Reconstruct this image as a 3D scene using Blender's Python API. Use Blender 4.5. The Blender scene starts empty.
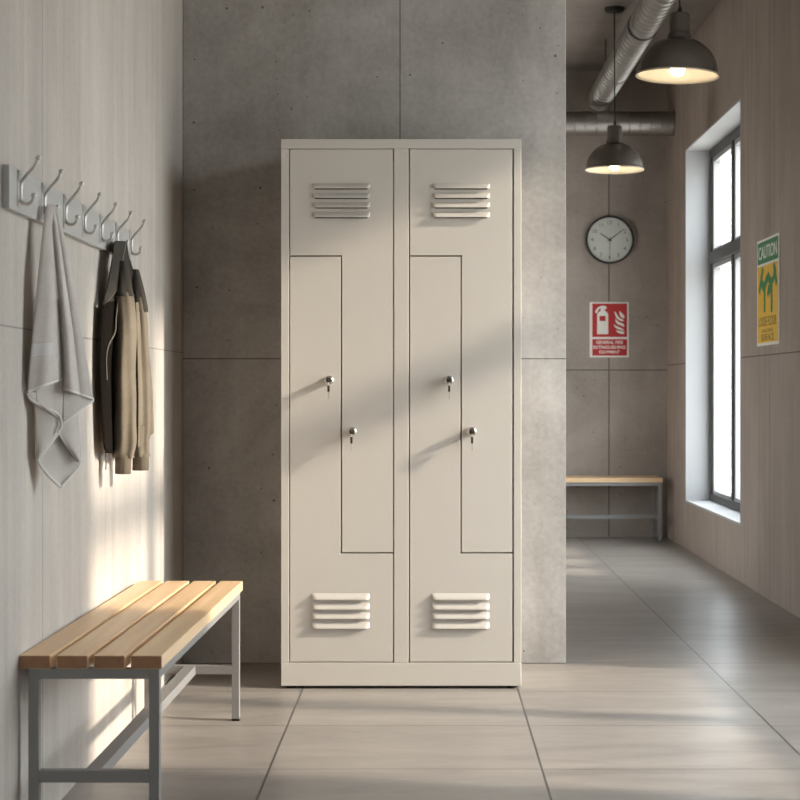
import bpy, bmesh, math, random
from mathutils import Vector, Matrix
random.seed(7)
C = bpy.context.scene.collection
PI = math.pi

# ------------------------------------------------------------------ camera
F = 1665.0; VX, VY, EH = 427.0, 390.0, 0.98
cd = bpy.data.cameras.new('camera'); cam = bpy.data.objects.new('camera', cd); C.objects.link(cam)
cam.location = (0, 0, EH); cam.rotation_euler = (PI/2, 0, 0)
cd.sensor_width = 36; cd.lens = F/800*36
cd.shift_x = (400-VX)/800; cd.shift_y = (VY-400)/800
cd.clip_start = .05; cd.clip_end = 200
cd.dof.use_dof = True; cd.dof.focus_distance = 5.2; cd.dof.aperture_fstop = 9
bpy.context.scene.camera = cam

# ------------------------------------------------------------------ materials
def lin(c):
    return tuple((x/255/12.92 if x/255 <= .04045 else ((x/255+.055)/1.055)**2.4) for x in c)
class NT:
    def __init__(s, name):
        s.m = bpy.data.materials.new(name); s.m.use_nodes = True
        s.t = s.m.node_tree; s.n = s.t.nodes; s.b = s.n['Principled BSDF']
        s.coord = s.n.new('ShaderNodeTexCoord')
    def link(s, a, b): s.t.links.new(a, b)
    def val(s, sock, v):
        if hasattr(v, 'is_output') or isinstance(v, bpy.types.NodeSocket): s.link(v, sock)
        else: sock.default_value = v
    def math(s, op, a, b=0.0, clamp=False):
        n = s.n.new('ShaderNodeMath'); n.operation = op; n.use_clamp = clamp
        s.val(n.inputs[0], a); s.val(n.inputs[1], b); return n.outputs[0]
    def mapping(s, scale=(1,1,1), loc=(0,0,0), src=None):
        n = s.n.new('ShaderNodeMapping'); n.inputs['Scale'].default_value = scale; n.inputs['Location'].default_value = loc
        s.link(src or s.coord.outputs['Object'], n.inputs[0]); return n.outputs[0]
    def noise(s, vec, scale=5, detail=4, rough=.55, dist=0):
        n = s.n.new('ShaderNodeTexNoise'); n.inputs['Scale'].default_value = scale; n.inputs['Detail'].default_value = detail
        n.inputs['Roughness'].default_value = rough; n.inputs['Distortion'].default_value = dist
        s.link(vec, n.inputs['Vector']); return n.outputs['Fac']
    def ramp(s, fac, stops):
        n = s.n.new('ShaderNodeValToRGB'); e = n.color_ramp.elements
        while len(e) < len(stops): e.new(.5)
        for el, (p, c) in zip(e, stops):
            el.position = p; el.color = (*c, 1) if len(c) == 3 else c
        s.link(fac, n.inputs[0]); return n.outputs[0]
    def rng(s, fac, a, b, c, d):
        n = s.n.new('ShaderNodeMapRange'); s.link(fac, n.inputs[0])
        for i, v in enumerate((a, b, c, d)): n.inputs[i+1].default_value = v
        return n.outputs[0]
    def mix(s, fac, a, b, mode='MIX'):
        n = s.n.new('ShaderNodeMix'); n.data_type = 'RGBA'; n.blend_type = mode
        s.val(n.inputs[0], fac)
        for sock, v in ((n.inputs[6], a), (n.inputs[7], b)):
            if isinstance(v, bpy.types.NodeSocket): s.link(v, sock)
            else: sock.default_value = (*v, 1)
        return n.outputs[2]
    def bump(s, h, strength=.2, dist=.01, prev=None):
        n = s.n.new('ShaderNodeBump'); n.inputs['Strength'].default_value = strength; n.inputs['Distance'].default_value = dist
        s.link(h, n.inputs['Height'])
        if prev: s.link(prev, n.inputs['Normal'])
        s.link(n.outputs[0], s.b.inputs['Normal']); return n.outputs[0]
    def sep(s):
        n = s.n.new('ShaderNodeSeparateXYZ'); s.link(s.coord.outputs['Object'], n.inputs[0]); return n.outputs
    def base(s, v):
        if isinstance(v, bpy.types.NodeSocket): s.link(v, s.b.inputs['Base Color'])
        else: s.b.inputs['Base Color'].default_value = (*v, 1)
    def set(s, **k):
        for a, v in k.items(): s.val(s.b.inputs[a.replace('_', ' ')], v)

def concrete(name, c_dark, c_light, seams=(), vaxis='x', streak=True, pores=True, rough=.75, seam=.72):
    M = NT(name)
    st = M.noise(M.mapping((9, 9, .55)), 1.6, 5, .6)
    cl = M.noise(M.mapping((1, 1, 1)), 1.7, 6, .62, .4)
    fine = M.noise(M.mapping((1, 1, 1)), 55, 4, .6)
    if streak: f = M.math('ADD', M.math('MULTIPLY', st, .55), M.math('MULTIPLY', cl, .45))
    else: f = M.math('ADD', M.math('MULTIPLY', st, .15), M.math('MULTIPLY', cl, .85))
    f = M.math('ADD', f, M.math('MULTIPLY', M.math('SUBTRACT', fine, .5), .22))
    col = M.ramp(f, [(.3, c_dark), (.68, c_light)])
    h = f
    if pores:
        v = M.n.new('ShaderNodeTexVoronoi'); v.inputs['Scale'].default_value = 17; v.inputs['Randomness'].default_value = 1
        v.voronoi_dimensions = '2D'; so_ = M.sep(); cx_ = M.n.new('ShaderNodeCombineXYZ')
        M.link(so_[0], cx_.inputs[0]); M.link(so_[2], cx_.inputs[1]); M.link(cx_.outputs[0], v.inputs['Vector'])
        wc = M.n.new('ShaderNodeSeparateColor'); M.link(v.outputs['Color'], wc.inputs[0])
        clump = M.noise(M.mapping((1,1,1), (3.1, 1.7, .4)), 2.2, 2)
        big = M.math('MULTIPLY', M.math('GREATER_THAN', M.math('ADD', wc.outputs[0], M.math('MULTIPLY', M.math('SUBTRACT', clump, .5), 1.7)), .76),
                     M.math('ADD', .028, M.math('MULTIPLY', M.math('POWER', wc.outputs[1], 3), .06)))
        pore = M.math('LESS_THAN', v.outputs['Distance'], big)
        col = M.mix(M.math('MULTIPLY', pore, .7), col, (.03, .028, .026))
        h = M.math('SUBTRACT', h, M.math('MULTIPLY', pore, 1.5))
    if seams:
        xyz = M.sep(); mask = None
        for ax, c, w in seams:
            a = xyz['xyz'.index(ax)]
            q = M.math('LESS_THAN', M.math('ABSOLUTE', M.math('SUBTRACT', a, c)), w)
            mask = q if mask is None else M.math('MAXIMUM', mask, q)
        col = M.mix(M.math('MULTIPLY', mask, seam), col, (.025, .022, .02))
        h = M.math('SUBTRACT', h, M.math('MULTIPLY', mask, 3))
    M.base(col); M.set(Roughness=rough); M.b.inputs['Specular IOR Level'].default_value = .3
    M.bump(h, .22, .006)
    return M.m

def metal(name, col, rough=.35, metallic=1.0, grain=0.0):
    M = NT(name); n = M.noise(M.mapping((1,1,1)), 14, 4)
    M.base(M.mix(n, tuple(c*.9 for c in col), tuple(min(1, c*1.08) for c in col)))
    M.set(Metallic=metallic, Roughness=M.rng(n, .3, .7, max(.05, rough-.06), rough+.08))
    return M.m
def paint(name, col, rough=.45, var=.04, spec=.5, bump=0.0):
    M = NT(name); n = M.noise(M.mapping((1,1,1)), 3, 5)
    M.base(M.mix(n, tuple(c*(1-var) for c in col), tuple(min(1, c*(1+var)) for c in col)))
    M.set(Roughness=rough); M.b.inputs['Specular IOR Level'].default_value = spec
    if bump: M.bump(M.noise(M.mapping((1,1,1)), 420, 2), bump, .0006)
    return M.m
def wood(name, axis='y'):
    M = NT(name)
    sc = (55, 2.2, 55) if axis == 'y' else (2.2, 55, 55)
    g = M.noise(M.mapping(sc), 1.0, 6, .6, .6)
    sc2 = (14, .7, 14) if axis == 'y' else (.7, 14, 14)
    b = M.noise(M.mapping(sc2), 1.0, 3, .5, .9)
    f = M.math('ADD', M.math('MULTIPLY', g, .5), M.math('MULTIPLY', b, .5))
    col = M.ramp(f, [(.3, lin((200, 163, 122))), (.52, lin((224, 189, 147))), (.72, lin((236, 207, 168)))])
    M.base(col); M.set(Roughness=M.rng(g, .3, .7, .34, .5)); M.bump(g, .1, .0015)
    return M.m
def fabric(name, c1, c2, scale=260, bump=.5, sheen=.06):
    M = NT(name)
    n = M.noise(M.mapping((1,1,1)), scale, 3, .7); b = M.noise(M.mapping((1,1,1)), 14, 4, .6)
    f = M.math('ADD', M.math('MULTIPLY', n, .55), M.math('MULTIPLY', b, .45))
    M.base(M.ramp(f, [(.3, c1), (.7, c2)])); M.set(Roughness=.95)
    M.b.inputs['Sheen Weight'].default_value = sheen; M.b.inputs['Sheen Roughness'].default_value = .6
    M.b.inputs['Specular IOR Level'].default_value = 0
    M.bump(f, bump, .004)
    return M.m
def glow(name, col, s):
    M = NT(name); M.base(col); M.b.inputs['Emission Color'].default_value = (*col, 1); M.b.inputs['Emission Strength'].default_value = s
    return M.m
def pane_glass(name):
    m = bpy.data.materials.new(name); m.use_nodes = True; t = m.node_tree; n = t.nodes
    n.remove(n['Principled BSDF'])
    tr = n.new('ShaderNodeBsdfTransparent'); tr.inputs[0].default_value = (.97, .985, .98, 1)
    gl = n.new('ShaderNodeBsdfGlossy'); gl.inputs['Roughness'].default_value = .02
    fr = n.new('ShaderNodeFresnel'); fr.inputs[0].default_value = 1.25
    mx = n.new('ShaderNodeMixShader')
    ge = n.new('ShaderNodeNewGeometry'); ml = n.new('ShaderNodeMath'); ml.operation = 'MULTIPLY_ADD'
    ml.inputs[1].default_value = -1; ml.inputs[2].default_value = 1; t.links.new(ge.outputs['Backfacing'], ml.inputs[0])
    mm = n.new('ShaderNodeMath'); mm.operation = 'MULTIPLY'; t.links.new(fr.outputs[0], mm.inputs[0]); t.links.new(ml.outputs[0], mm.inputs[1])
    t.links.new(mm.outputs[0], mx.inputs[0]); t.links.new(tr.outputs[0], mx.inputs[1]); t.links.new(gl.outputs[0], mx.inputs[2])
    t.links.new(mx.outputs[0], n['Material Output'].inputs[0])
    return m

# room limits
XL, XR, YC, YB, ZC, YR = -.875, 1.60, 5.96, 11.10, 3.107, -2.2
WALL = dict(c_dark=lin((128, 121, 113)), c_light=lin((163, 156, 147)))
m_left = concrete('concrete_left', lin((164, 156, 148)), lin((195, 187, 178)),
                  [('z', 1.113, .0018), ('y', 3.79, .0025), ('y', 5.09, .0016), ('y', 2.49, .0025), ('y', 1.19, .0025), ('y', 6.4, .0025), ('y', 7.7, .0025), ('y', 9.0, .0025), ('y', 10.3, .0025)], pores=False, seam=.45)
m_centre = concrete('concrete_centre', lin((127, 122, 117)), lin((179, 174, 169)), [('z', 1.092, .002), ('x', -.0966, .002)], streak=False)
m_right = concrete('concrete_right', lin((134, 121, 111)), lin((168, 153, 142)),
                   [('z', 1.145, .003), ('y', 7.77, .004), ('y', 6.47, .004), ('y', 2.57, .004), ('y', 10.6, .003), ('y', 1.27, .004)], pores=False)
m_back = concrete('concrete_back', lin((138, 128, 120)), lin((170, 160, 151)), [('z', 1.113, .0035), ('x', 1.213, .004), ('x', -.1, .004)], streak=False)
m_ceil = concrete('concrete_ceiling', lin((116, 107, 101)), lin((144, 134, 127)), [('y', 6.2, .004), ('y', 8.6, .004)], streak=False, pores=False)
m_reveal = paint('white_plaster', lin((164, 164, 165)), .8, .05)
m_dark_frame = paint('dark_window_frame', lin((66, 63, 60)), .45)
m_sash = paint('grey_sash', lin((150, 150, 150)), .4)
m_glass = pane_glass('window_glass')

def floor_mat():
    M = NT('floor_tiles'); xyz = M.sep()
    TX, TY, X0, Y0 = .705, .557, .297, 4.305
    def grid(a, o, p):
        q = M.math('DIVIDE', M.math('SUBTRACT', a, o), p)
        r = M.math('ABSOLUTE', M.math('SUBTRACT', M.math('FRACT', M.math('ADD', q, .5)), .5))
        return M.math('MULTIPLY', r, p), M.math('FLOOR', q)
    dx, ix = grid(xyz[0], X0, TX); dy, iy = grid(xyz[1], Y0, TY)
    gx = M.math('LESS_THAN', dx, .003); gy = M.math('LESS_THAN', dy, .0026)
    g = M.math('MAXIMUM', gx, gy)
    cmb = M.n.new('ShaderNodeCombineXYZ'); M.link(ix, cmb.inputs[0]); M.link(iy, cmb.inputs[1])
    wn = M.n.new('ShaderNodeTexWhiteNoise'); M.link(cmb.outputs[0], wn.inputs['Vector'])
    add = M.n.new('ShaderNodeVectorMath'); add.operation = 'ADD'
    sc = M.n.new('ShaderNodeVectorMath'); sc.operation = 'SCALE'; sc.inputs['Scale'].default_value = 9
    M.link(wn.outputs['Color'], sc.inputs[0]); M.link(sc.outputs[0], add.inputs[1]); M.link(M.coord.outputs['Object'], add.inputs[0])
    cl = M.noise(M.mapping((.9, 3.2, 1), src=add.outputs[0]), 2.4, 6, .6, .6)
    fi = M.noise(M.mapping((2, 7, 1), src=add.outputs[0]), 9, 4, .6)
    f = M.math('ADD', M.math('MULTIPLY', cl, .75), M.math('MULTIPLY', fi, .25))
    f = M.math('ADD', f, M.math('MULTIPLY', M.math('SUBTRACT', wn.outputs['Value'], .5), .08))
    col = M.ramp(f, [(.3, lin((126, 119, 113))), (.7, lin((158, 150, 142)))])
    col = M.mix(M.math('MULTIPLY', g, .85), col, (.03, .028, .026))
    M.base(col); M.set(Roughness=M.rng(M.noise(M.mapping((1, 1, 1)), 1.3, 2, .5), .35, .65, .31, .36)); M.b.inputs['Specular IOR Level'].default_value = .5
    return M.m
m_floor = floor_mat()
m_locker = paint('locker_paint', lin((197, 190, 181)), .42, .02, .5, .08)
m_locker_in = paint('locker_inner', lin((120, 112, 104)), .6, .03)
m_slot = paint('vent_slot', lin((40, 36, 33)), .8)
m_black = paint('black_rubber', lin((24, 23, 22)), .6)
m_chrome = metal('chrome', (.62, .6, .57), .18)
m_nickel = metal('brushed_nickel', (.56, .54, .51), .34)
m_keydark = metal('dark_key', (.13, .11, .09), .38)
m_steel = paint('grey_steel', lin((132, 130, 128)), .42, .03)
m_rack = paint('rack_grey', lin((172, 170, 166)), .42, .03)
m_wood = wood('oak_slats', 'y'); 
m_towel = fabric('terry_towel', lin((180, 172, 165)), lin((210, 203, 196)), 420, .8)
m_towelband = fabric('towel_band', lin((192, 187, 183)), lin((208, 204, 200)), 700, .2)
m_towelhem = fabric('towel_hem', lin((206, 201, 196)), lin((222, 218, 214)), 700, .3)
m_jacket = fabric('jacket_cloth', lin((104, 95, 83)), lin((129, 119, 105)), 300, .3, 0)
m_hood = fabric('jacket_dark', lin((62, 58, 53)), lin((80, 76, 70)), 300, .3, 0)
m_rib = fabric('jacket_rib', lin((102, 92, 79)), lin((118, 108, 94)), 500, .5, 0)
m_panel_shadow = fabric('jacket_panel_shadow', lin((24, 21, 19)), lin((34, 30, 27)), 300, .3, 0)  # near-black: the sleeve's shadow put into the front panel's colour
m_trim = fabric('jacket_trim', lin((112, 104, 93)), lin((132, 124, 113)), 500, .2)
m_shade = paint('gunmetal_shade', lin((98, 91, 84)), .26, .05, .6); m_shade.node_tree.nodes['Principled BSDF'].inputs['Metallic'].default_value = .25
m_enamel = paint('cream_enamel', lin((178, 168, 148)), .5, .01)
m_bulb = glow('lamp_bulb', (1.0, .86, .68), 30.0)
m_cord = paint('black_cord', lin((30, 27, 25)), .6)
m_duct = metal('galvanised_duct', (.46, .44, .415), .38)
m_band = metal('dark_band', (.12, .11, .1), .45)
m_red = paint('sign_red', lin((178, 24, 22)), .5, .03)
m_white = paint('sign_white', lin((226, 222, 214)), .5, .02)
m_green = paint('sign_green', lin((30, 118, 66)), .5, .02)
m_yellow = paint('sign_yellow', lin((226, 178, 40)), .5, .02)
m_olive = paint('sign_olive', lin((120, 96, 20)), .5, .02)
m_dial = paint('clock_dial', lin((212, 208, 203)), .5, .01)
m_numeral = paint('clock_numeral', lin((92, 86, 80)), .5)
m_clockrim = paint('clock_rim', lin((44, 40, 37)), .35)

# ------------------------------------------------------------------ mesh helpers
class MB:
    def __init__(s): s.v = []; s.f = []
    def add(s, vs, fs):
        o = len(s.v); s.v += [Vector(v) for v in vs]; s.f += [tuple(i+o for i in f) for f in fs]; return s
    def frombm(s, bm):
        bm.verts.index_update(); vs = [v.co.copy() for v in bm.verts]; fs = [[v.index for v in f.verts] for f in bm.faces]
        bm.free(); return s.add(vs, fs)
    def box(s, x0, x1, y0, y1, z0, z1, bev=.0015, seg=2):
        bm = bmesh.new(); bmesh.ops.create_cube(bm, size=1)
        for v in bm.verts: v.co = Vector(((x0+x1)/2+v.co.x*(x1-x0), (y0+y1)/2+v.co.y*(y1-y0), (z0+z1)/2+v.co.z*(z1-z0)))
        if bev:
            bmesh.ops.bevel(bm, geom=list(bm.edges), offset=bev, segments=seg, affect='EDGES', profile=.5)
        return s.frombm(bm)
    def prism(s, poly, d0, d1, axis='y', bev=.0):
        """polygon of (a,b) pairs extruded along axis: y -> (a,d,b); x -> (d,a,b); z -> (a,b,d)"""
        mp = {'y': lambda a, b, d: (a, d, b), 'x': lambda a, b, d: (d, a, b), 'z': lambda a, b, d: (a, b, d)}[axis]
        bm = bmesh.new()
        A = [bm.verts.new(mp(a, b, d0)) for a, b in poly]; B = [bm.verts.new(mp(a, b, d1)) for a, b in poly]
        bm.faces.new(A); bm.faces.new(B[::-1]); n = len(poly)
        for i in range(n): bm.faces.new((A[i], B[i], B[(i+1) % n], A[(i+1) % n]))
        bmesh.ops.recalc_face_normals(bm, faces=bm.faces)
        if bev: bmesh.ops.bevel(bm, geom=list(bm.edges), offset=bev, segments=2, affect='EDGES', profile=.5)
        return s.frombm(bm)
    def tube(s, pts, r, n=12, cap=True, closed=False):
        pts = [Vector(p) for p in pts]; N = len(pts)
        rs = r if isinstance(r, (list, tuple)) else [r]*N
        T = []
        for i in range(N):
            a = pts[(i-1) % N] if (closed or i > 0) else pts[i]; b = pts[(i+1) % N] if (closed or i < N-1) else pts[i]
            T.append((b-a).normalized())
        up = Vector((0, 0, 1)) if abs(T[0].z) < .9 else Vector((1, 0, 0))
        u = T[0].cross(up).normalized(); vs = []
        for i in range(N):
            u = (u - T[i]*u.dot(T[i])).normalized(); w = T[i].cross(u)
            for k in range(n):
                a = 2*PI*k/n; vs.append(pts[i] + (u*math.cos(a)+w*math.sin(a))*rs[i])
        fs = []
        for i in range(N if closed else N-1):
            j = (i+1) % N
            for k in range(n): fs.append((i*n+k, i*n+(k+1) % n, j*n+(k+1) % n, j*n+k))
        if cap and not closed: fs += [tuple(range(n))[::-1], tuple((N-1)*n+k for k in range(n))]
        return s.add(vs, fs)
    def lathe(s, prof, n=48, axis='z', origin=(0, 0, 0), caps=False):
        o = Vector(origin); vs = []
        for r, h in prof:
            for k in range(n):
                a = 2*PI*k/n; c, t = r*math.cos(a), r*math.sin(a)
                vs.append(o + Vector({'z': (c, t, h), 'y': (c, h, t), 'x': (h, c, t)}[axis]))
        fs = []
        for i in range(len(prof)-1):
            for k in range(n): fs.append((i*n+k, i*n+(k+1) % n, (i+1)*n+(k+1) % n, (i+1)*n+k))
        if caps: fs += [tuple(range(n)), tuple((len(prof)-1)*n+k for k in range(n))[::-1]]
        return s.add(vs, fs)
    def grid(s, rows, closed=False):
        nv = len(rows[0]); vs = [p for r in rows for p in r]; fs = []
        for i in range(len(rows)-1):
            for j in range(nv if closed else nv-1):
                k = (j+1) % nv; fs.append((i*nv+j, i*nv+k, (i+1)*nv+k, (i+1)*nv+j))
        return s.add(vs, fs)
    def ball(s, c, r):
        bm = bmesh.new(); bmesh.ops.create_icosphere(bm, subdivisions=3, radius=r)
        for v in bm.verts: v.co += Vector(c)
        return s.frombm(bm)
    def text(s, body, size, org, ux, uz, depth=.0006, offset=.0, align='CENTER', fitw=None, fith=None):
        cu = bpy.data.curves.new('t', 'FONT'); cu.body = body; cu.size = size; cu.align_x = align; cu.align_y = 'CENTER'
        cu.extrude = depth/2; cu.offset = offset; cu.resolution_u = 3
        ob = bpy.data.objects.new('t', cu); C.objects.link(ob); bpy.context.view_layer.update()
        me = bpy.data.meshes.new_from_object(ob.evaluated_get(bpy.context.evaluated_depsgraph_get()))
        org, ux, uz = Vector(org), Vector(ux).normalized(), Vector(uz).normalized(); un = ux.cross(uz)
        xs = [v.co.x for v in me.vertices]; ys = [v.co.y for v in me.vertices]
        cx, cy = (min(xs)+max(xs))/2, (min(ys)+max(ys))/2
        kx = fitw/(max(xs)-min(xs)) if fitw else 1; ky = fith/(max(ys)-min(ys)) if fith else 1
        s.add([org + ux*(v.co.x-cx)*kx + uz*(v.co.y-cy)*ky + un*v.co.z for v in me.vertices], [tuple(p.vertices) for p in me.polygons])
        C.objects.unlink(ob); bpy.data.objects.remove(ob); bpy.data.meshes.remove(me); return s
    def build(s, name, mat, parent=None, smooth=None, mods=None, fixn=True):
        me = bpy.data.meshes.new(name); me.from_pydata([tuple(v) for v in s.v], [], s.f); me.materials.append(mat)
        if fixn:
            bm = bmesh.new(); bm.from_mesh(me); bmesh.ops.recalc_face_normals(bm, faces=bm.faces); bm.to_mesh(me); bm.free()
        o = bpy.data.objects.new(name, me); C.objects.link(o)
        if parent: o.parent = parent
        if smooth is not None:
            me.shade_smooth()
            if smooth < 180: me.set_sharp_from_angle(angle=math.radians(smooth))
        for mod in (mods or []):
            m = o.modifiers.new(mod[0].title(), mod[0])
            for k, v in mod[1].items(): setattr(m, k, v)
        return o
def tag(o, label=None, cat=None, group=None, kind=None):
    for k, v in (('label', label), ('category', cat), ('group', group), ('kind', kind)):
        if v: o[k] = v
    return o
def thing(name, label, cat, loc=(0, 0, 0), rot=(0, 0, 0), group=None, kind=None):
    o = bpy.data.objects.new(name, None); C.objects.link(o); o.location = loc; o.rotation_euler = rot
    o.empty_display_size = .1
    return tag(o, label, cat, group, kind)
def copy_tree(o, parent=None):
    c = o.copy(); C.objects.link(c)
    if parent: c.parent = parent
    for ch in list(o.children): copy_tree(ch, c)
    return c
def cr(pts, n):
    """Catmull-Rom resample of a polyline (tuples) to n points by index"""
    P = [Vector(p if len(p) == 3 else (*p, 0)) for p in pts]; out = []
    for i in range(n):
        t = i/(n-1)*(len(P)-1); k = min(int(t), len(P)-2); f = t-k
        p0, p1, p2, p3 = P[max(k-1, 0)], P[k], P[k+1], P[min(k+2, len(P)-1)]
        out.append(.5*((2*p1)+(p2-p0)*f+(2*p0-5*p1+4*p2-p3)*f*f+(3*p1-p0-3*p2+p3)*f**3))
    return out

# ------------------------------------------------------------------ setting
def struct(o, label=None): o['kind'] = 'structure'; return o
struct(MB().box(XL-.2, XR+.3, YR-.2, YB+.2, -.12, 0, 0).build('floor', m_floor))
struct(MB().box(XL-.2, XR+.3, YR-.2, YB+.2, ZC, ZC+.15, 0).build('ceiling', m_ceil))
wl = MB(); WL = (8.25, 9.45)  # WL: unseen window opening, added to brighten the corridor walls
wl.box(XL-.2, XL, YR-.2, WL[0], 0, ZC, 0).box(XL-.2, XL, WL[1], YB+.2, 0, ZC, 0).box(XL-.2, XL, WL[0], WL[1], 0, .288, 0).box(XL-.2, XL, WL[0], WL[1], 2.0, ZC, 0)
struct(wl.build('wall_left', m_left))
struct(MB().box(XL, XR, YB, YB+.2, 0, ZC, 0).build('wall_back', m_back))
struct(MB().box(XL, XR, YR-.2, YR, 0, ZC, 0).build('wall_rear', m_centre))
struct(MB().box(XL, .4975, YC, YC+.14, 0, ZC, .004, 2).build('wall_centre', m_centre))
ZS, ZH = .288, 2.47
WINS = [(8.49, 10.30, (9.54, 9.02)), (3.72, 5.78, (4.76,)), (-1.2, .6, (-.3,))]  # last entry: unseen window, added for ambient light
wr = MB(); ye = YB; WT = .215
for (a, b, _) in WINS:
    wr.box(XR, XR+WT, b, ye, 0, ZC, 0); wr.box(XR, XR+WT, a, b, 0, ZS, 0); wr.box(XR, XR+WT, a, b, ZH, ZC, 0); ye = a
wr.box(XR, XR+WT, YR, ye, 0, ZC, 0)
struct(wr.build('wall_right', m_right))
for i, (a, b, mul) in enumerate(WINS + [(WL[0], WL[1], ())]):  # WL entry is the added, unseen corridor window
    w = thing('window_%d' % (i+1), None, None, (XR if i < 3 else XL, (a+b)/2, ZS), (0, 0, 0 if i < 3 else PI), kind='structure'); h = (b-a)/2; H = (ZH if i < 3 else 2.0)-ZS
    t = .012; r = MB()
    r.box(-.001, WT, -h, -h+t, 0, H, 0); r.box(-.001, WT, h-t, h, 0, H, 0); r.box(-.001, WT, -h+t, h-t, H-t, H, 0); r.box(-.001, WT, -h+t, h-t, 0, t, 0)
    r.build('reveal', m_reveal, w)
    fx0, fx1, fw = .145, .205, .05; f = MB()
    f.box(fx0, fx1, -h+t, -h+t+fw, t, H-t); f.box(fx0, fx1, h-t-fw, h-t, t, H-t)
    f.box(fx0, fx1, -h+t+fw, h-t-fw, t, t+.042); f.box(fx0, fx1, -h+t+fw, h-t-fw, H-t-fw, H-t)
    f.build('window_frame', m_dark_frame, w)
    zt = (1.79 if i < 3 else 1.45)-ZS
    MB().box(fx0-.01, fx1, -h+t+fw, h-t-fw, zt-.035, zt+.035).build('transom', m_dark_frame, w)
    ys = sorted([-h+t+fw] + [y-(a+b)/2 for y in mul] + [h-t-fw])
    for y in ys[1:-1]: MB().box(fx0, fx1, y-.022, y+.022, t+fw, H-t-fw).build('mullion', m_dark_frame, w)
    for k in range(len(ys)-1):
        y0 = ys[k] + (.022 if k else 0); y1 = ys[k+1] - (.022 if k < len(ys)-2 else 0)
        for z0, z1 in ((t+.042, zt-.035), (zt+.035, H-t-fw)):
            sw = .03; s = MB()
            s.box(fx0+.012, fx1-.006, y0, y0+sw, z0, z1); s.box(fx0+.012, fx1-.006, y1-sw, y1, z0, z1)
            s.box(fx0+.012, fx1-.006, y0+sw, y1-sw, z0, z0+.022); s.box(fx0+.012, fx1-.006, y0+sw, y1-sw, z1-sw, z1)
            s.build('sash', m_sash, w)
            MB().box(fx0+.03, fx0+.036, y0+sw-.005, y1-sw+.005, z0+sw-.005, z1-sw+.005, 0).build('pane', m_glass, w)

# ------------------------------------------------------------------ locker
S = F/5.46; LX0, LY0 = -.085, 5.46
def lx(px): return (px-VX)/S - LX0
def lz(py): return EH + (VY-py)/S
loc = thing('locker', 'tall beige double steel locker with four interlocking doors against the concrete wall', 'locker', (LX0, LY0, 0))
D = .492; th = .0015
c = MB(); c.box(lx(281), lx(281)+.012, .026, D, lz(686), lz(139)); c.box(lx(521.3)-.012, lx(521.3), .026, D, lz(686), lz(139))
c.box(lx(281)+.012, lx(521.3)-.012, D-.012, D, lz(686), lz(139), 0); c.box(lx(281)+.012, lx(521.3)-.012, .026, D-.012, lz(139)-.012, lz(139), 0)
c.box(lx(281)+.012, lx(521.3)-.012, .026, D-.012, lz(686), lz(686)+.012, 0); c.box(lx(401)-.008, lx(401)+.008, .028, D-.012, lz(662), lz(149), 0)
c.build('carcass', m_locker_in if False else m_locker, loc)
fr = MB(); fy = .028
fr.box(lx(281), lx(289), 0, fy, lz(662.6), lz(148.6)); fr.box(lx(394), lx(408.6), 0, fy, lz(662.6), lz(148.6)); fr.box(lx(513.7), lx(521.3), 0, fy, lz(662.6), lz(148.6))
fr.box(lx(281), lx(521.3), 0, fy, lz(148.6), lz(139))
fr.build('front_frame', m_locker, loc)
MB().box(lx(281), lx(521.3), -.001, fy, lz(686), lz(662.7), .002).build('plinth', m_locker, loc)
for fx in (lx(281)+.03, lx(521.3)-.03):
    for fyy in (.03, D-.04):
        ft = MB().lathe([(.0, 0), (.016, 0), (.016, lz(686)), (0, lz(686))], 16, 'z', (fx, fyy, 0)).build('foot', m_black, loc, 40)
def louver(parent, x0, x1, zt, zb, p=.0125):
    nu, nv = 30, 8; m = MB(); rows = []
    for j in range(nv+1):
        t = j/nv; row = []
        for i in range(nu+1):
            u = .5-.5*math.cos(i/nu*PI); x = x0+(x1-x0)*u; e = min(x-x0, x1-x)
            q = min(1, e/.014); q = math.sqrt(max(0, 1-(1-q)**2)); f = t/.8 if t < .7 else .875+.125*math.sin((t-.7)/.3*PI/2)
            row.append((x, -p*q*f-.0002, zt+(zb-zt)*t+(.0035*(1-q) if j == nv else 0)))
        rows.append(row)
    m.grid(rows); m.grid([[(x, min(y+.0012, .001), z) for x, y, z in r] for r in rows])
    o = m.build('vent_louver', m_locker, parent, 60, fixn=False)
    n0 = len(m.v); m2 = MB(); m2.v = list(m.v); m2.f = list(m.f); nf = len(m2.f)
    m2.add([(x0+.008, -.0003, zb-.0024), (x1-.008, -.0003, zb-.0024), (x1-.008, -.0003, zb+.0085), (x0+.008, -.0003, zb+.0085)], [(0, 1, 2, 3)])
    me = o.data; o.data = bpy.data.meshes.new('vent_louver'); bpy.data.meshes.remove(me); me = o.data
    me.from_pydata([tuple(v) for v in m2.v], [], m2.f); me.materials.append(m_locker); me.materials.append(m_slot)
    me.polygons[nf].material_index = 1; me.shade_smooth(); me.set_sharp_from_angle(angle=math.radians(60))
    return o
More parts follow.
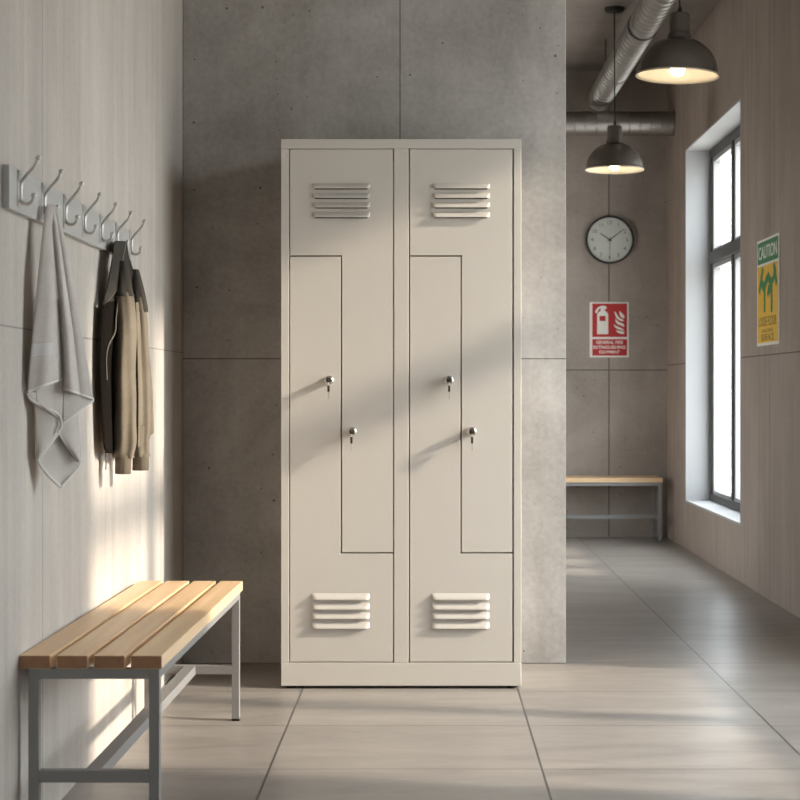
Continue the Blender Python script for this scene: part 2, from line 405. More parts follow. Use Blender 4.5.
def door(poly, lv, lock):
    d = MB().prism([(lx(a), lz(b)) for a, b in poly], .001, .02, 'y', .0012).build('door', m_locker, loc)
    for (a0, a1, zt, zb) in lv: louver(d, lx(a0), lx(a1), lz(zt), lz(zb))
    lxx, lzz = lx(lock[0]), lz(lock[1])
    lk = MB().lathe([(0, .001), (.0145, .001), (.0145, -.004), (.0125, -.006), (.0115, -.007), (.0115, -.027), (.0108, -.0285), (.0055, -.029), (.0055, -.026), (0, -.026)], 28, 'y', (lxx, 0, lzz)).build('lock', m_chrome, d, 35)
    MB().lathe([(0, -.0265), (.0088, -.0265), (.0088, -.0302), (.0075, -.0308), (0, -.0308)], 20, 'y', (lxx, 0, lzz)).build('keyway', m_keydark, lk, 35)
    return d
KEYS = []
g = .65
for col, dx in enumerate((0, 119.8)):
    x0, x1, xm = 289.3+dx, 393.8+dx - (0 if not col else .6), 341.2+dx
    rows_t = [(183.4, 188.8), (192.8, 198.3), (202.3, 207.8), (211.8, 217.6)]; rows_b = [(593.2, 599.6), (602.8, 609.2), (612.2, 618.6), (621.8, 628.4)]
    door([(x0+g, 149.2), (x1-g, 149.2), (x1-g, 553-g), (xm+g, 553-g), (xm+g, 256-g), (x0+g, 256-g)], [(312.3+dx, 370+dx, a, b) for a, b in rows_t], (352+dx, 431.5))
    door([(x0+g, 256+g), (xm-g, 256+g), (xm-g, 553+g), (x1-g, 553+g), (x1-g, 661.8), (x0+g, 661.8)], [(312+dx, 369.5+dx, a, b) for a, b in rows_b], (329.2+dx, 380.2))
# keys: one in each lock, a second one hanging from its ring
def key(px, py, label):
    k = thing('key', label, 'key', (LX0+lx(px), LY0-.029, lz(py)), group='keys in the locker locks')
    b = MB(); b.box(-.0012, .0012, -.006, .0, -.003, .003, .0005)
    b.prism([(-.004, .005), (-.008, .0075), (-.014, .006), (-.016, 0), (-.014, -.006), (-.008, -.0075), (-.004, -.005)], -.0012, .0012, 'x', .0004)
    b.build('key_in_lock', m_keydark, k, 40)
    MB().tube([(.0, -.008+.0035*math.sin(a), -.0125+.0085*math.cos(a)) for a in [2*PI*i/24 for i in range(24)]], .0009, 8, closed=True).build('key_ring', m_nickel, k, 60)
    oy = .020
    MB().prism([(oy+p_, q_) for p_, q_ in [(-.036, -.017), (-.020, -.017), (-.014, -.022), (-.015, -.032), (-.022, -.038), (-.032, -.038), (-.039, -.032), (-.040, -.022)]], -.0036, .0036, 'x', .0012).build('key_bow', m_keydark, k, 40)
    MB().prism([(oy+p_, q_) for p_, q_ in [(-.030, -.036), (-.024, -.036), (-.024, -.058), (-.027, -.061), (-.030, -.058)]], -.0011, .0011, 'x', .0003).build('key_blade', m_nickel, k, 40)
    return k
key(329.2, 380.2, 'key in the upper lock of the left locker column, hanging below its lock')
key(352, 431.5, 'key in the lower lock of the left locker column, hanging below its lock')
key(329.2+119.8, 380.2, 'key in the upper lock of the right locker column, hanging below its lock')
key(352+119.8, 431.5, 'key in the lower lock of the right locker column, hanging below its lock')

# ------------------------------------------------------------------ benches (local: x across, y along, origin at near-left foot corner on the floor)
m_wood_end = wood('oak_end_grain', 'y')
for nd in m_wood_end.node_tree.nodes:
    if nd.type == 'VALTORGB':
        for el, c in zip(nd.color_ramp.elements, ((126, 88, 60), (146, 106, 74), (162, 120, 86))): el.color = (*lin(c), 1)
def ends(o):
    o.data.materials.append(m_wood_end)
    for p_ in o.data.polygons:
        if abs(p_.normal.y) > .9: p_.material_index = 1
BW, BL, SH = .307, 1.395, .412
def bench(label, loc_, rz):
    b = thing('bench', label, 'bench', loc_, (0, 0, rz), 'slatted benches')
    sw = .0675; gap = (BW-4*sw)/3
    for i in range(4):
        x = i*(sw+gap); MB().box(x, x+sw, 0, BL, SH-.029, SH, .003, 3).build('slat', m_wood, b); ends(b.children[-1])
    q = .0225; top = SH-.029; xi0, xi1 = .018, BW-.007; yi0, yi1 = .006, BL-.006
    for x in (xi0, xi1-q):
        for y in (yi0, yi1-q):
            l = MB().box(x, x+q, y, y+q, .006, top, .0015).build('leg', m_steel, b)
            MB().box(x-.0005, x+q+.0005, y-.0005, y+q+.0005, 0, .007, .001).build('foot_cap', m_black, l)
    for y in (yi0, yi1-q): MB().box(xi0+q, xi1-q, y, y+q, top-q, top, .0012).build('end_rail', m_steel, b)
    for x in (xi0, xi1-q): MB().box(x, x+q, yi0+q, yi1-q, top-q, top, .0012).build('side_rail', m_steel, b)
    for y in (yi0, yi1-q): MB().box(xi0+q, xi1-q, y, y+q, (.138), .138+.026, .0012).build('cross_rail', m_steel, b)
    MB().box(BW/2-.017, BW/2+.017, yi0+q, yi1-q, .137, .163, .0012).build('stretcher', m_steel, b)
    return b
bn = bench('wooden slatted bench on grey steel legs below the hook rack at the left', (-.8735, 3.565, 0), math.radians(-.75))
bb = copy_tree(bn); bb.location = (1.523-BL, 10.75+BW, 0); bb.rotation_euler = (0, 0, -PI/2)
bb['label'] = 'wooden slatted bench on grey steel legs at the far end wall of the corridor'

# ------------------------------------------------------------------ hook rack on the left wall
rk = thing('hook_rack', 'grey wall rack with seven double coat hooks on the left wall', 'hook rack', (XL, 3.425, 1.354))
MB().box(0.0005, .016, 0, 1.445, 0, .090, .0015).build('back_board', m_rack, rk)
HY = [3.502 + .2185*i for i in range(7)]
for i, y in enumerate(HY):
    ly = y-3.425; h = MB()
    h.box(.016, .0185, ly-.009, ly+.009, .009, .088, .001)
    up = cr([(.0205, ly, .024), (.0205, ly, .046), (.0235, ly, .064), (.038, ly, .084), (.052, ly, .100), (.0575, ly, .114)], 22)
    dn = cr([(.0205, ly, .066), (.0205, ly, .038), (.0215, ly, .024), (.029, ly, .0175), (.040, ly, .019), (.0465, ly, .027), (.048, ly, .035)], 22)
    h.tube(up, .0036, 10); h.tube(dn, .0036, 10)
    hk = h.build('hook', m_nickel, rk, 50)
    for e in (up[-1], dn[-1]): MB().ball(e, .0058).build('hook_tip', m_nickel, hk, 180)

# ------------------------------------------------------------------ hanging cloth
class Drape:
    """vertical hanging plane through A and B; photo columns/rows give the place on it, off is towards the room"""
    def __init__(s, xa, ya, xb, yb, top, fade):
        s.A = Vector((xa, ya)); s.d = Vector((xb-xa, yb-ya)); s.top, s.fade = top, fade
        s.n = Vector((.21, -.978))
    def p(s, px, py, off=0.0):
        k = (px-VX)/F; t = (k*s.A.y-s.A.x)/(s.d.x-k*s.d.y); q = s.A + s.d*t
        z = EH + (VY-py)/(F/q.y); g = min(1, max(.2, .2+.8*(py-s.top)/s.fade)); q = q + s.n*off*g
        return Vector((q.x, q.y, z))
def sheet(dr, L, R, off, wave=None, nu=26, nv=40):
    A, B = cr(L, nv), cr(R, nv); rows = []
    for j in range(nv):
        t = j/(nv-1); r = []
        for i in range(nu):
            u = i/(nu-1); p = A[j].lerp(B[j], u)
            o = off(u, t) if callable(off) else off
            r.append(dr.p(p.x, p.y, o))
        rows.append(r)
    return rows
dt = Drape(-.8745, 3.642, -.765, 3.815, 207, 70)
twl = thing('towel', 'light grey terry towel hanging from the second hook of the rack', 'towel', dt.p(58, 300, 0))
TO = twl.location.copy()
def tsheet(name, L, R, off, mat, par, hems=(), th=.005, nu=26, nv=44):
    rows = sheet(dt, L, R, off, nu=nu, nv=nv)
    rows = [[p-TO for p in r] for r in rows]
    o = MB().grid(rows).build(name, mat, par, 180, [('SOLIDIFY', dict(thickness=th, offset=0)), ('SUBSURF', dict(levels=1, render_levels=1))])
    hm = MB()
    for hsel in hems:
        pts = {'bottom': rows[-1], 'left': [r[0] for r in rows], 'right': [r[-1] for r in rows]}[hsel]
        hm.tube(pts, .0036, 8)
    if hems: hm.build('hem', m_towelhem, o, 180)
    return o
sw = lambda f, ph, a: (lambda u, t: a*math.sin(f*u*PI+ph)*min(1, .3+t))
# back layer, ends in the diamond point
tsheet('towel_layer', [(47, 300), (42, 380), (37, 415), (36.6, 440), (38, 460), (48, 475), (60, 486.5)], [(68, 300), (75, 380), (78, 420), (79.8, 448), (79, 464), (72, 474), (60.5, 487)], lambda u, t: -.004+.012*(2*u-1)**2*(1-t*.5), m_towel, twl, ('left', 'right'))
# front flaps of the lower end, left and right of the gap
tsheet('towel_layer', [(44, 330), (38, 380), (35, 405), (36, 430), (37.5, 458)], [(60, 330), (61, 380), (61, 415), (58.5, 432), (38.3, 457.5)], lambda u, t: .014+.010*math.sin(u*PI*.9), m_towel, twl, ('right',))
tsheet('towel_layer', [(60, 330), (61, 380), (62, 412), (58.5, 431), (79, 461)], [(75, 330), (78, 380), (78.5, 415), (79.5, 440), (79.6, 461.5)], lambda u, t: .014+.010*math.sin((1-u)*PI*.9), m_towel, twl, ('left',))
# second tier: left wing and right wing
tsheet('towel_layer', [(38, 300), (31, 350), (28, 378), (27.5, 391), (29, 396)], [(62, 300), (62, 350), (62.5, 385), (62, 412), (61, 421)], lambda u, t: .026*min(1, u*4)+.012*math.sin(u*PI*1.1)*t, m_towel, twl, ())
tsheet('towel_layer', [(62, 300), (62, 350), (62.5, 385), (62.5, 410), (62, 424)], [(72, 300), (82, 350), (89.5, 385), (92.5, 397), (92.8, 400)], lambda u, t: .024+.008*math.sin(u*PI*1.2)*t, m_towel, twl, ('bottom',))
l2 = MB().tube([dt.p(a.x, a.y, .034)-TO for a in cr([(27.6, 392), (30, 398), (36, 403), (45, 407), (53, 411), (59, 415.5), (61.5, 422), (60.5, 428), (58, 432)], 40)], .0032, 8).build('hem', m_towelhem, twl, 180)
# wing lower left curved sheet under its hem
tsheet('towel_layer', [(27.8, 390), (33, 392), (46, 395), (56, 398), (62, 400)], [(27.8, 392), (36, 403), (47, 407.5), (57, 414), (61.3, 422)], lambda u, t: .031, m_towel, twl, (), nu=12)
# top tier: left panel with woven band, right roll
topL = [(46, 207.5), (43.5, 225), (40.5, 255), (37, 290), (33.5, 330), (30, 365), (27.8, 392)]
topR = [(55, 207.5), (51.5, 225), (53, 255), (56, 290), (59, 330), (61, 360), (61.8, 379)]
def offL(u, t): return .036+.028*math.sin(u*PI*.85+.35)*(.4+.6*t)+.004*math.sin(u*9+t*3)*t
s1 = tsheet('towel_panel', topL, topR, offL, m_towel, twl, ('bottom',))
A, B = cr(topL, 200), cr(topR, 200); band = []
for j in range(146, 160):
    t = j/199; r = []
    for i in range(20):
        u = .01+.98*i/19; p = A[j].lerp(B[j], u); r.append(dt.p(p.x, p.y, offL(u, t)+.0034)-TO)
    band.append(r)
MB().grid(band).build('woven_band', m_towelband, s1, 180, [('SOLIDIFY', dict(thickness=.002, offset=0))])
topL2 = [(50, 207), (52.5, 225), (55, 255), (58, 290), (61, 330), (62.5, 365), (63, 388)]
topR2 = [(56.5, 208), (62, 230), (67.5, 255), (74.5, 295), (82, 335), (88, 370), (92.8, 399)]
tsheet('towel_panel', topL2, topR2, lambda u, t: .026+.042*math.sin(min(1, u*1.9)*PI)*(.35+.65*t)+.010*math.sin(max(0, u-.45)*PI*1.6), m_towel, twl, ('bottom',))
# small rounded loop over the hook
tsheet('towel_loop', [(46, 208), (46.3, 205.8), (47, 205.6), (48, 206)], [(56.6, 209), (55.8, 206.3), (54.5, 205.8), (53, 206)], lambda u, t: .044*(1-t)+.004, m_towel, twl, (), nu=14, nv=12)

# ------------------------------------------------------------------ jacket
dj = Drape(-.8625, 4.39, -.775, 4.72, 241, 70)
jk = thing('jacket', 'olive brown zip jacket hanging from the sixth hook of the rack', 'jacket', dj.p(125, 350, 0))
JO = jk.location.copy()
def jloft(name, rows, mat, par, wob=.0, n=36, nv=50, seed=0, base=.0, cap=True, folds=3, flat=False):
    """rows: (cx, py, half width px, half depth m, off)"""
    R5 = []
    for comp in range(5): R5.append([v.x for v in cr([(r[comp], 0, 0) for r in rows], nv)])
    rng = random.Random(seed); ph = rng.random()*6; out = []
    for j in range(nv):
        cx, py, hw, hd, off = (R5[k][j] for k in range(5)); t = j/(nv-1); ring = []
        for k in range(n):
            a = 2*PI*k/n
            w = 1+wob*math.sin(folds*a+ph+1.6*math.sin(t*3+ph))*min(1, .2+t*1.4)+wob*.5*math.sin((folds+3)*a+t*4)
            w2 = 1+wob*.6*math.sin(t*23+ph+2*math.cos(a))*(t**3)
            if flat: ring.append(dj.p(cx+hw*math.cos(a)*w2, py, base+off+hd*math.sin(a)*w)-JO)
            else:
                q = dj.p(cx, py, base+off); sc = q.y/F
                w3 = 1+wob*.55*math.sin(2*a+ph)*math.sin(t*7+ph)+wob*.5*math.sin(t*31+3*math.sin(a+ph))*max(0, t-.45)
                q = q+Vector((.978, .21, 0))*(hw*sc*math.cos(a)*w2*w3)+Vector((.21, -.978, 0))*(hd*math.sin(a)*w*w3); ring.append(q-JO)
        out.append(ring)
    m = MB().grid(out, True)
    if cap: m.f += [tuple(range(n)), tuple((nv-1)*n+k for k in range(n))]
    return m.build(name, mat, par, 80)
jloft('body', [(120, 246, 4.5, .016, 0), (121.5, 262, 9.5, .02, 0), (123, 290, 15, .024, 0), (123, 320, 19.5, .026, 0), (123, 350, 23, .026, 0), (124.8, 385, 24.5, .026, 0), (126.5, 420, 24.5, .025, 0), (127, 442, 22.5, .022, 0), (119, 453, 13.5, .018, 0)], m_hood, jk, .16, 60, 60, 3, .004, folds=5, flat=True)
# hood / collar panel with its piping
hoodL = [(114, 242), (112.5, 255), (110.5, 268), (107, 288), (103.5, 300), (102, 306)]
hoodR = [(125.5, 242), (123, 256), (120, 270), (117.5, 285), (115.5, 291), (104, 305)]
def jsheet(name, L, R, off, mat, par, edge=None, th=.004, emat=None):
    rows = [[p-JO for p in r] for r in sheet(dj, L, R, off)]
    o = MB().grid(rows).build(name, mat, par, 180, [('SOLIDIFY', dict(thickness=th, offset=0)), ('SUBSURF', dict(levels=1, render_levels=1))])
    if edge:
        pts = {'bottom': rows[-1], 'left': [r[0] for r in rows], 'right': [r[-1] for r in rows]}[edge]
        MB().tube(pts, .0026, 8).build('piping', emat or m_trim, o, 180)
    return o
hd = jsheet('hood', hoodL, hoodR, lambda u, t: .040+.012*math.sin(u*PI)*t+.008*(1-t), m_hood, jk, 'right')
jsheet('hood', [(118.5, 241.5), (121, 255), (122, 270), (122, 290), (121, 310)], [(126.5, 242), (128.5, 256), (132, 270), (137, 290), (142, 310)], lambda u, t: .034+.016*math.sin(u*PI*2.1+.5)*(.3+t), m_hood, jk, None)
jloft('collar_fold', [(120, 240.6, 4.6, .02, 0), (120.2, 242, 6.2, .036, 0), (120.3, 250, 6.4, .036, 0), (120, 258, 6, .03, 0)], m_hood, jk, .1, 28, 14, 5, -.15)
# far front panel with hem, sleeve behind it
s2 = jloft('sleeve', [(137, 290, 6, .018, 0), (140, 320, 7, .024, 0), (141, 360, 8, .026, 0), (141.5, 410, 8.5, .026, 0), (140.5, 440, 8.4, .024, 0), (140.2, 456, 8.6, .024, 0)], m_jacket, jk, .14, 32, 60, 11, .036)
jloft('cuff', [(140.2, 453, 7.6, .022, 0), (140.2, 456, 8.2, .024, 0), (140.2, 463, 8.2, .024, 0), (140, 469.5, 8, .023, 0), (140, 468, 6.5, .018, 0)], m_rib, s2, .03, 32, 20, 2, .036, folds=9)
jsheet('front_panel', [(134.5, 303), (136, 350), (137, 400), (136.5, 446)], [(142, 303), (147.5, 345), (151.5, 395), (152, 431)], lambda u, t: .052+.012*math.sin(u*PI*2.2+.3+t)*(.3+t), m_jacket, jk, None)
jsheet('hem_band', [(136.8, 428), (136.6, 437), (136.3, 447.5)], [(152.2, 418), (152.3, 425), (152.4, 432)], lambda u, t: .060+.008*math.sin(u*PI*2.2), m_rib, jk, None)
# near sleeve hanging in front
s1 = jloft('sleeve', [(122.5, 272, 4.0, .014, 0), (123, 288, 7.6, .022, .004), (124.3, 305, 9.4, .03, .008), (125.5, 335, 10.6, .034, .01), (124.2, 370, 11.2, .035, .01), (124.6, 405, 11.6, .035, .01), (124, 435, 11.2, .034, .01), (123, 452, 10.8, .032, .01), (122.8, 456.5, 9.2, .028, .01)], m_jacket, jk, .15, 44, 80, 21, .062)
jloft('cuff', [(122.6, 454, 7.6, .024, .01), (122.5, 457, 8.3, .027, .01), (122.4, 465, 8.2, .027, .01), (122.3, 472.3, 7.8, .026, .01), (122.3, 471, 6.2, .02, .01)], m_rib, s1, .03, 36, 22, 4, .062, folds=9)
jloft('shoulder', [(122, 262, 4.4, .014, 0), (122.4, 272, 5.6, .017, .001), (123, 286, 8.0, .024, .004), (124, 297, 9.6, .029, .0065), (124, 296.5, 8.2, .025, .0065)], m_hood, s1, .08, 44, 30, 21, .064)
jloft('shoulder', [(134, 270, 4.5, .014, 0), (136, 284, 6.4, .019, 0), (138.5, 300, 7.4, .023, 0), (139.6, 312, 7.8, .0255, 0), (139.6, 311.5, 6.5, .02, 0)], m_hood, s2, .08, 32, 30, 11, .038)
# near front edge: placket with zip, draw cord
jsheet('front_panel', [(103, 304), (100.5, 330), (99.5, 360), (100.5, 400), (103, 440), (105.5, 452)], [(118, 300), (115.5, 335), (113, 365), (114, 400), (115, 440), (116, 454)], lambda u, t: .034+.012*math.sin(u*PI*1.4+.6), m_panel_shadow, jk, None)
MB().tube([dj.p(a.x, a.y, .052)-JO for a in cr([(118.5, 296), (115.6, 318), (114.5, 333), (108.5, 345), (106, 358), (106.5, 380)], 40)], .0018, 8).build('zipper', m_trim, jk, 180)
MB().tube([dj.p(a.x, a.y, .03)-JO for a in cr([(105.4, 446), (105.3, 455), (105.8, 463), (105.5, 469)], 16)], .0016, 8).build('drawcord', m_keydark, jk, 180)

# ------------------------------------------------------------------ pendant lamps
def lamp(label, loc_, tilt):
    """origin at the centre of the rim"""
    L = thing('pendant_lamp', label, 'lamp', loc_, (0, math.radians(tilt), 0), 'dome pendant lamps')
    R = .160; top = ZC-loc_[2]
    out = [(R+.0015, -.001), (R+.002, .004), (R-.002, .009)]
    for i in range(1, 17):
        a = i/16*math.radians(75); out.append(((R-.003)*math.cos(a)**.92, .009+.137*math.sin(a)/math.sin(math.radians(75))))
    rt = out[-1][0]; inn = [(max(r-.003, .01), max(z-.003, -.001)) for r, z in out[::-1]]
    sh = MB().lathe(out+[(.02, .147)], 72).build('shade', m_shade, L, 50)
    MB().lathe([(.012, .143)]+inn[:-1]+[(R-.001, .0015), (R+.0012, -.0014)], 72).build('shade_lining', m_enamel, sh, 50)
    MB().lathe([(R-.004, .002), (R+.003, -.0022), (R+.0045, .0015), (R+.003, .005), (R+.0005, .006)], 72).build('rim', m_enamel, sh, 60)
    so = MB().lathe([(.0, .246), (.034, .246), (.0395, .242), (.0405, .236), (.0405, .172), (.0415, .168), (.0455, .164), (.0465, .158), (.0465, .148), (.042, .144), (.0, .144)], 40).build('socket', m_shade, L, 35)
    MB().lathe([(.0408, .178), (.0424, .1765), (.0424, .1735), (.0408, .172)], 40).build('collar_ring', m_shade, so, 35)
    MB().lathe([(0, .272), (.006, .272), (.008, .265), (.010, .246), (0, .246)], 20).build('cord_grip', m_cord, so, 40)
    tt = math.tan(math.radians(tilt))
    MB().tube([(0, 0, .255), (-top*tt*.4, 0, .5 if top > .7 else .4), (-(top)*tt, 0, top-.018)], .0038, 10).build('cord', m_cord, L, 60)
    cx = -top*tt
    MB().lathe([(0, top-.001), (.055, top-.001), (.055, top-.012), (.048, top-.022), (.01, top-.028), (0, top-.028)], 36, 'z', (cx, 0, 0)).build('ceiling_rose', m_cord, L, 40)
    MB().lathe([(0, .0), (.014, .002), (.024, .010), (.029, .022), (.028, .036), (.020, .055), (.014, .07), (.013, .10), (0, .10)], 28).build('bulb', m_bulb, L, 180)
    return L
lamp('large near dome pendant lamp with lit bulb, in front of the silver duct', (.985, 6.55, 2.215), 2.2)
lamp('smaller looking far dome pendant lamp with lit bulb, above the wall clock', (1.043, 9.27, 2.205), .6)
lamp('dome pendant lamp with lit bulb nearest the camera, before the locker', (.985, 3.83, 2.215), 1.0)

# ------------------------------------------------------------------ ducts
def spiral(L0, L1, R, axis, cx, cz, step=.085):
    prof = []; n = int((L1-L0)/step); h = L0
    for i in range(n+1):
        a = L0+i*step
        if a+.008 > L1: break
        prof += [(R, a), (R, a+step*.5-.004) if False else (R, a+.0005), (R+.0036, a+.003), (R+.0036, a+.006), (R, a+.0085)]
    prof.append((R, L1)); return prof
RD = .078
dA = thing('ventilation_duct', 'silver round duct running under the ceiling along the corridor', 'duct', (1.15, YR+.01, 2.92))
LA = YB-YR-.012
p = MB().lathe(spiral(0, LA, RD, 'y', 0, 0), 40, 'y').build('duct_pipe', m_duct, dA, 30)
for y, dark in ((8.85, 1), (10.1, 0), (6.2, 1), (3.6, 1)):
    yl = y-YR-.01
    MB().lathe([(RD+.001, yl-.012), (RD+.006, yl-.011), (RD+.006, yl+.011), (RD+.001, yl+.012)], 40, 'y').build('clamp', m_band if dark else m_duct, dA, 30)
    MB().tube([(-RD+.012 if not dark else 0, yl, .045 if not dark else RD+.004), (-RD+.012 if not dark else 0, yl, ZC-2.92-.001)], .004, 8).build('hanger_rod', m_band, dA, 60)
dB = thing('ventilation_duct', 'silver round duct crossing below the ceiling along the far end wall', 'duct', (XL+.002, 10.78, 2.705))
MB().lathe(spiral(0, XR-XL-.004, RD, 'x', 0, 0, .07), 40, 'x').build('duct_pipe', m_duct, dB, 30)
for xx in (.7, 1.9):
    MB().lathe([(RD+.001, xx-.012), (RD+.005, xx-.011), (RD+.005, xx+.011), (RD+.001, xx+.012)], 40, 'x').build('clamp', m_duct, dB, 30)

# ------------------------------------------------------------------ clock
SB = F/YB
ck = thing('wall_clock', 'round white wall clock with dark rim on the far wall above the red sign', 'clock', ((609.5-VX)/SB, YB-.001, EH+(VY-240)/SB))
Rc = .160
MB().lathe([(0, 0), (Rc, 0), (Rc, -.034), (Rc-.004, -.038), (Rc-.010, -.038), (Rc-.012, -.033), (Rc-.012, -.012), (0, -.012)], 72, 'y').build('case', m_clockrim, ck, 40)
dial = MB().lathe([(0, -.0125), (Rc-.012, -.0125), (Rc-.012, -.014), (0, -.014)], 72, 'y').build('dial', m_dial, ck, 40)
nm = MB()
for h in range(1, 13):
    a = PI/2-h*PI/6; nm.text(str(h), .036, (.115*math.cos(a), -.0146, .115*math.sin(a)), (1, 0, 0), (0, 0, 1), .0008)
for q in range(60):
    a = q*PI/30; u = Vector((math.cos(a), 0, math.sin(a))); r0 = .138 if q % 5 else .134
    nm.tube([u*r0+Vector((0, -.0144, 0)), u*.143+Vector((0, -.0144, 0))], .0007, 5)
nm.build('numerals', m_numeral, dial)
def hand(ang, L, w, back, y, name, mat):
    d = Vector((math.sin(ang), 0, math.cos(ang))); s_ = Vector((d.z, 0, -d.x)); y0 = Vector((0, y, 0))
    P = [-d*back-s_*w*.7, d*L-s_*w*.5, d*L+s_*w*.5, -d*back+s_*w*.7]
    m = MB(); m.add([p_+y0 for p_ in P]+[p_+y0-Vector((0, .0012, 0)) for p_ in P], [(0, 1, 2, 3), (7, 6, 5, 4), (0, 4, 5, 1), (1, 5, 6, 2), (2, 6, 7, 3), (3, 7, 4, 0)])
    m.build(name, mat, ck)
hand(math.radians(-56), .078, .0052, .014, -.016, 'hour_hand', m_clockrim)
hand(math.radians(53), .112, .0044, .016, -.018, 'minute_hand', m_clockrim)
hand(math.radians(180), .120, .0018, .02, -.020, 'second_hand', m_numeral)
MB().lathe([(0, -.0145), (.006, -.0145), (.006, -.0225), (0, -.0225)], 20, 'y').build('hub', m_clockrim, ck, 40)
MB().lathe([(0, -.0315), (Rc-.0115, -.0315), (Rc-.0115, -.033), (0, -.033)], 60, 'y').build('glass_cover', m_glass, ck, 40)

# ------------------------------------------------------------------ fire sign
fs = thing('fire_sign', 'red fire extinguisher sign with white symbols on the far wall below the clock', 'sign', ((609.2-VX)/SB, YB-.0005, EH+(VY-329.7)/SB))
k = 1/SB   # metres per photo pixel on the far wall
MB().box(-19.6*k, 19.6*k, -.004, 0, -27.6*k, 27.6*k, .001).build('panel', m_white, fs)
def fx(px): return (px/11.43+580-609.2)*k
def fz(py): return -(py/11.43+295-329.7)*k
MB().box(fx(140), fx(537), -.005, -.0035, fz(480), fz(98), .0004).build('red_field', m_red, fs)
rf = MB().box(fx(140), fx(537), -.005, -.0035, fz(693), fz(505), .0004).build('red_field', m_red, fs)
ex = MB(); P = lambda L: [(fx(a), fz(b)) for a, b in L]
bodyp = [(195, 448), (195, 225), (203, 205), (222, 190), (235, 180), (235, 160), (232, 150), (215, 165), (200, 190), (190, 212), (172, 200), (182, 170), (205, 142), (235, 125), (270, 122), (296, 130), (304, 142), (302, 158), (285, 160), (282, 180), (300, 192), (315, 208), (321, 226), (321, 448)]
ex.prism(P(bodyp), -.0058, -.0048, 'y'); ex.build('extinguisher_symbol', m_white, fs)
MB().prism(P([(222, 240), (292, 240), (292, 298), (222, 298)]), -.0064, -.0055, 'y').build('extinguisher_label', m_red, fs)
fl = MB()
for q in ([(390, 185), (412, 205), (425, 232), (450, 262), (490, 282), (502, 300), (470, 298), (440, 285), (415, 262), (402, 228)],
          [(450, 180), (470, 200), (498, 228), (508, 250), (500, 272), (475, 258), (455, 232), (450, 205)],
          [(402, 262), (420, 290), (450, 312), (490, 325), (506, 345), (498, 368), (470, 350), (430, 335), (408, 312)],
          [(384, 332), (410, 352), (445, 366), (490, 388), (507, 408), (470, 402), (425, 388), (398, 368)],
          [(410, 400), (440, 408), (480, 414), (506, 424), (500, 448), (460, 444), (425, 428)]):
    fl.prism(P(q), -.0058, -.0048, 'y')
fl.build('flame_symbol', m_white, fs)
for body, a0, a1, b0, b1 in (('GENERAL FIRE', 182, 488, 522, 560), ('EXTINGUISHING', 152, 518, 578, 616), ('EQUIPMENT', 220, 452, 635, 674)):
    MB().text(body, .03, ((fx(a0)+fx(a1))/2, -.0053, (fz(b0)+fz(b1))/2), (1, 0, 0), (0, 0, 1), .0008, .0006, fitw=fx(a1)-fx(a0), fith=fz(b0)-fz(b1)).build('lettering', m_white, fs)

# ------------------------------------------------------------------ caution sign (on the right wall, facing -x)
cs = thing('caution_sign', 'yellow caution sign with green header on the right wall beside the window', 'sign', (XR-.0005, 7.797, 1.4425))
W2, H2 = .25, .2525     # local y runs away from the camera: text runs from far (left) to near (right)
MB().box(-.004, 0, -W2, W2, -H2, H2, .001).build('panel', m_white, cs)
MB().box(-.005, -.0035, -W2+.018, W2-.018, H2-.115, H2-.012, .0004).build('green_header', m_green, cs)
MB().box(-.005, -.0035, -W2+.018, W2-.018, -H2+.014, H2-.127, .0004).build('yellow_field', m_yellow, cs)
U = (0, -1, 0)
MB().text('CAUTION', .1, (-.0053, 0, H2-.064), U, (0, 0, 1), .0008, .001, fitw=.42, fith=.062).build('lettering', m_white, cs)
CV = lambda u, v: ((u-.5)*.5, H2-v*.505)
for body, v, w, h in (('LOOSE FLOOR', .775, .40, .046), ('HAZARD', .862, .25, .017), ('SURFACE', .925, .29, .034)):
    MB().text(body, .05, (-.0053, 0, CV(0, v)[1]), U, (0, 0, 1), .0008, .0004, fitw=w, fith=h).build('lettering', m_olive, cs)
SK = [0]
def stroke(mb, pts, w):      # flat strokes in (s, z): s from -1 (far/left) to 1 (near/right)
    for a, b in zip(pts[:-1], pts[1:]):
        a = Vector(a); b = Vector(b); d = (b-a).normalized(); n_ = Vector((-d.y, d.x))*w/2; e = d*w*.3
        q = [a-e-n_, b+e-n_, b+e+n_, a-e+n_]
        SK[0] += 1; mb.prism([(-v.x, v.y) for v in q], -.0056-SK[0]*.00006, -.0048, 'x')
sy = MB()
for pts, w_ in (([(.28, .29), (.21, .38), (.13, .475)], .038), ([(.19, .38), (.34, .46), (.45, .40), (.54, .365), (.66, .43), (.59, .50)], .042),
                ([(.80, .28), (.84, .36), (.90, .44)], .036), ([(.66, .43), (.76, .40), (.86, .33)], .034), ([(.37, .47), (.37, .67)], .034), ([(.69, .43), (.69, .68)], .034), ([(.52, .53), (.56, .47)], .03)):
    stroke(sy, [CV(*q) for q in pts], w_)
sy.build('warning_symbol', m_green, cs)

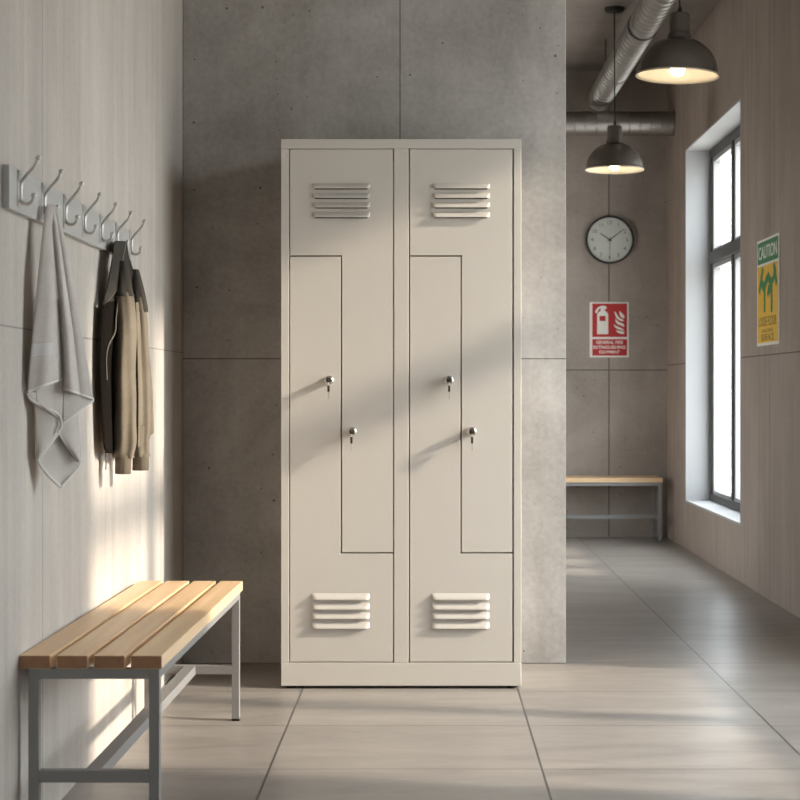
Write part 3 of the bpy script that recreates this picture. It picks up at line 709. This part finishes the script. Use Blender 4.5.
# ------------------------------------------------------------------ light
w = bpy.data.worlds.new('world'); bpy.context.scene.world = w; w.use_nodes = True
wt = w.node_tree; bg = wt.nodes['Background']
tc = wt.nodes.new('ShaderNodeTexCoord'); sp = wt.nodes.new('ShaderNodeSeparateXYZ'); wt.links.new(tc.outputs['Generated'], sp.inputs[0])
rp = wt.nodes.new('ShaderNodeValToRGB'); e = rp.color_ramp.elements
e[0].position = .40; e[0].color = (.55, .54, .52, 1); e[1].position = .62; e[1].color = (.88, .94, 1.0, 1)
mr = wt.nodes.new('ShaderNodeMapRange'); mr.inputs[1].default_value = -1; mr.inputs[2].default_value = 1
wt.links.new(sp.outputs[2], mr.inputs[0]); wt.links.new(mr.outputs[0], rp.inputs[0]); wt.links.new(rp.outputs[0], bg.inputs[0])
bg.inputs[1].default_value = 9
sd = bpy.data.lights.new('sun', 'SUN'); sun = bpy.data.objects.new('sun', sd); C.objects.link(sun)
sd.energy = 6.4; sd.color = (1.0, .865, .73); sd.angle = math.radians(3.4)
dirv = Vector((-1, .20, -.44)).normalized(); sun.rotation_euler = dirv.to_track_quat('-Z', 'Y').to_euler()
for (a, b, xx, sg) in [(a, b, XR+.24, -1) for a, b, _ in WINS] + [(WL[0], WL[1], XL-.24, 1)]:
    ld = bpy.data.lights.new('portal', 'AREA'); ld.shape = 'RECTANGLE'; zh = ZH if sg < 0 else 2.0; ld.size = zh-ZS; ld.size_y = b-a; ld.cycles.is_portal = True
    o = bpy.data.objects.new('window_portal', ld); C.objects.link(o); o.location = (xx, (a+b)/2, (ZS+zh)/2)
    o.rotation_euler = Vector((sg, 0, 0)).to_track_quat('-Z', 'Y').to_euler()
    # check the long side matches: local x ends up along world z or y
    m3 = o.rotation_euler.to_matrix()
    if abs((m3 @ Vector((1, 0, 0))).z) < .5: ld.size, ld.size_y = b-a, zh-ZS
vs = bpy.context.scene.view_settings
vs.view_transform = 'Standard'; vs.look = 'None'; vs.gamma = 1; vs.use_curve_mapping = False; vs.exposure = 0.06
bpy.context.scene.cycles.max_bounces = 10; bpy.context.scene.cycles.diffuse_bounces = 6; bpy.context.scene.cycles.transparent_max_bounces = 12
bpy.context.scene.cycles.sample_clamp_indirect = 6
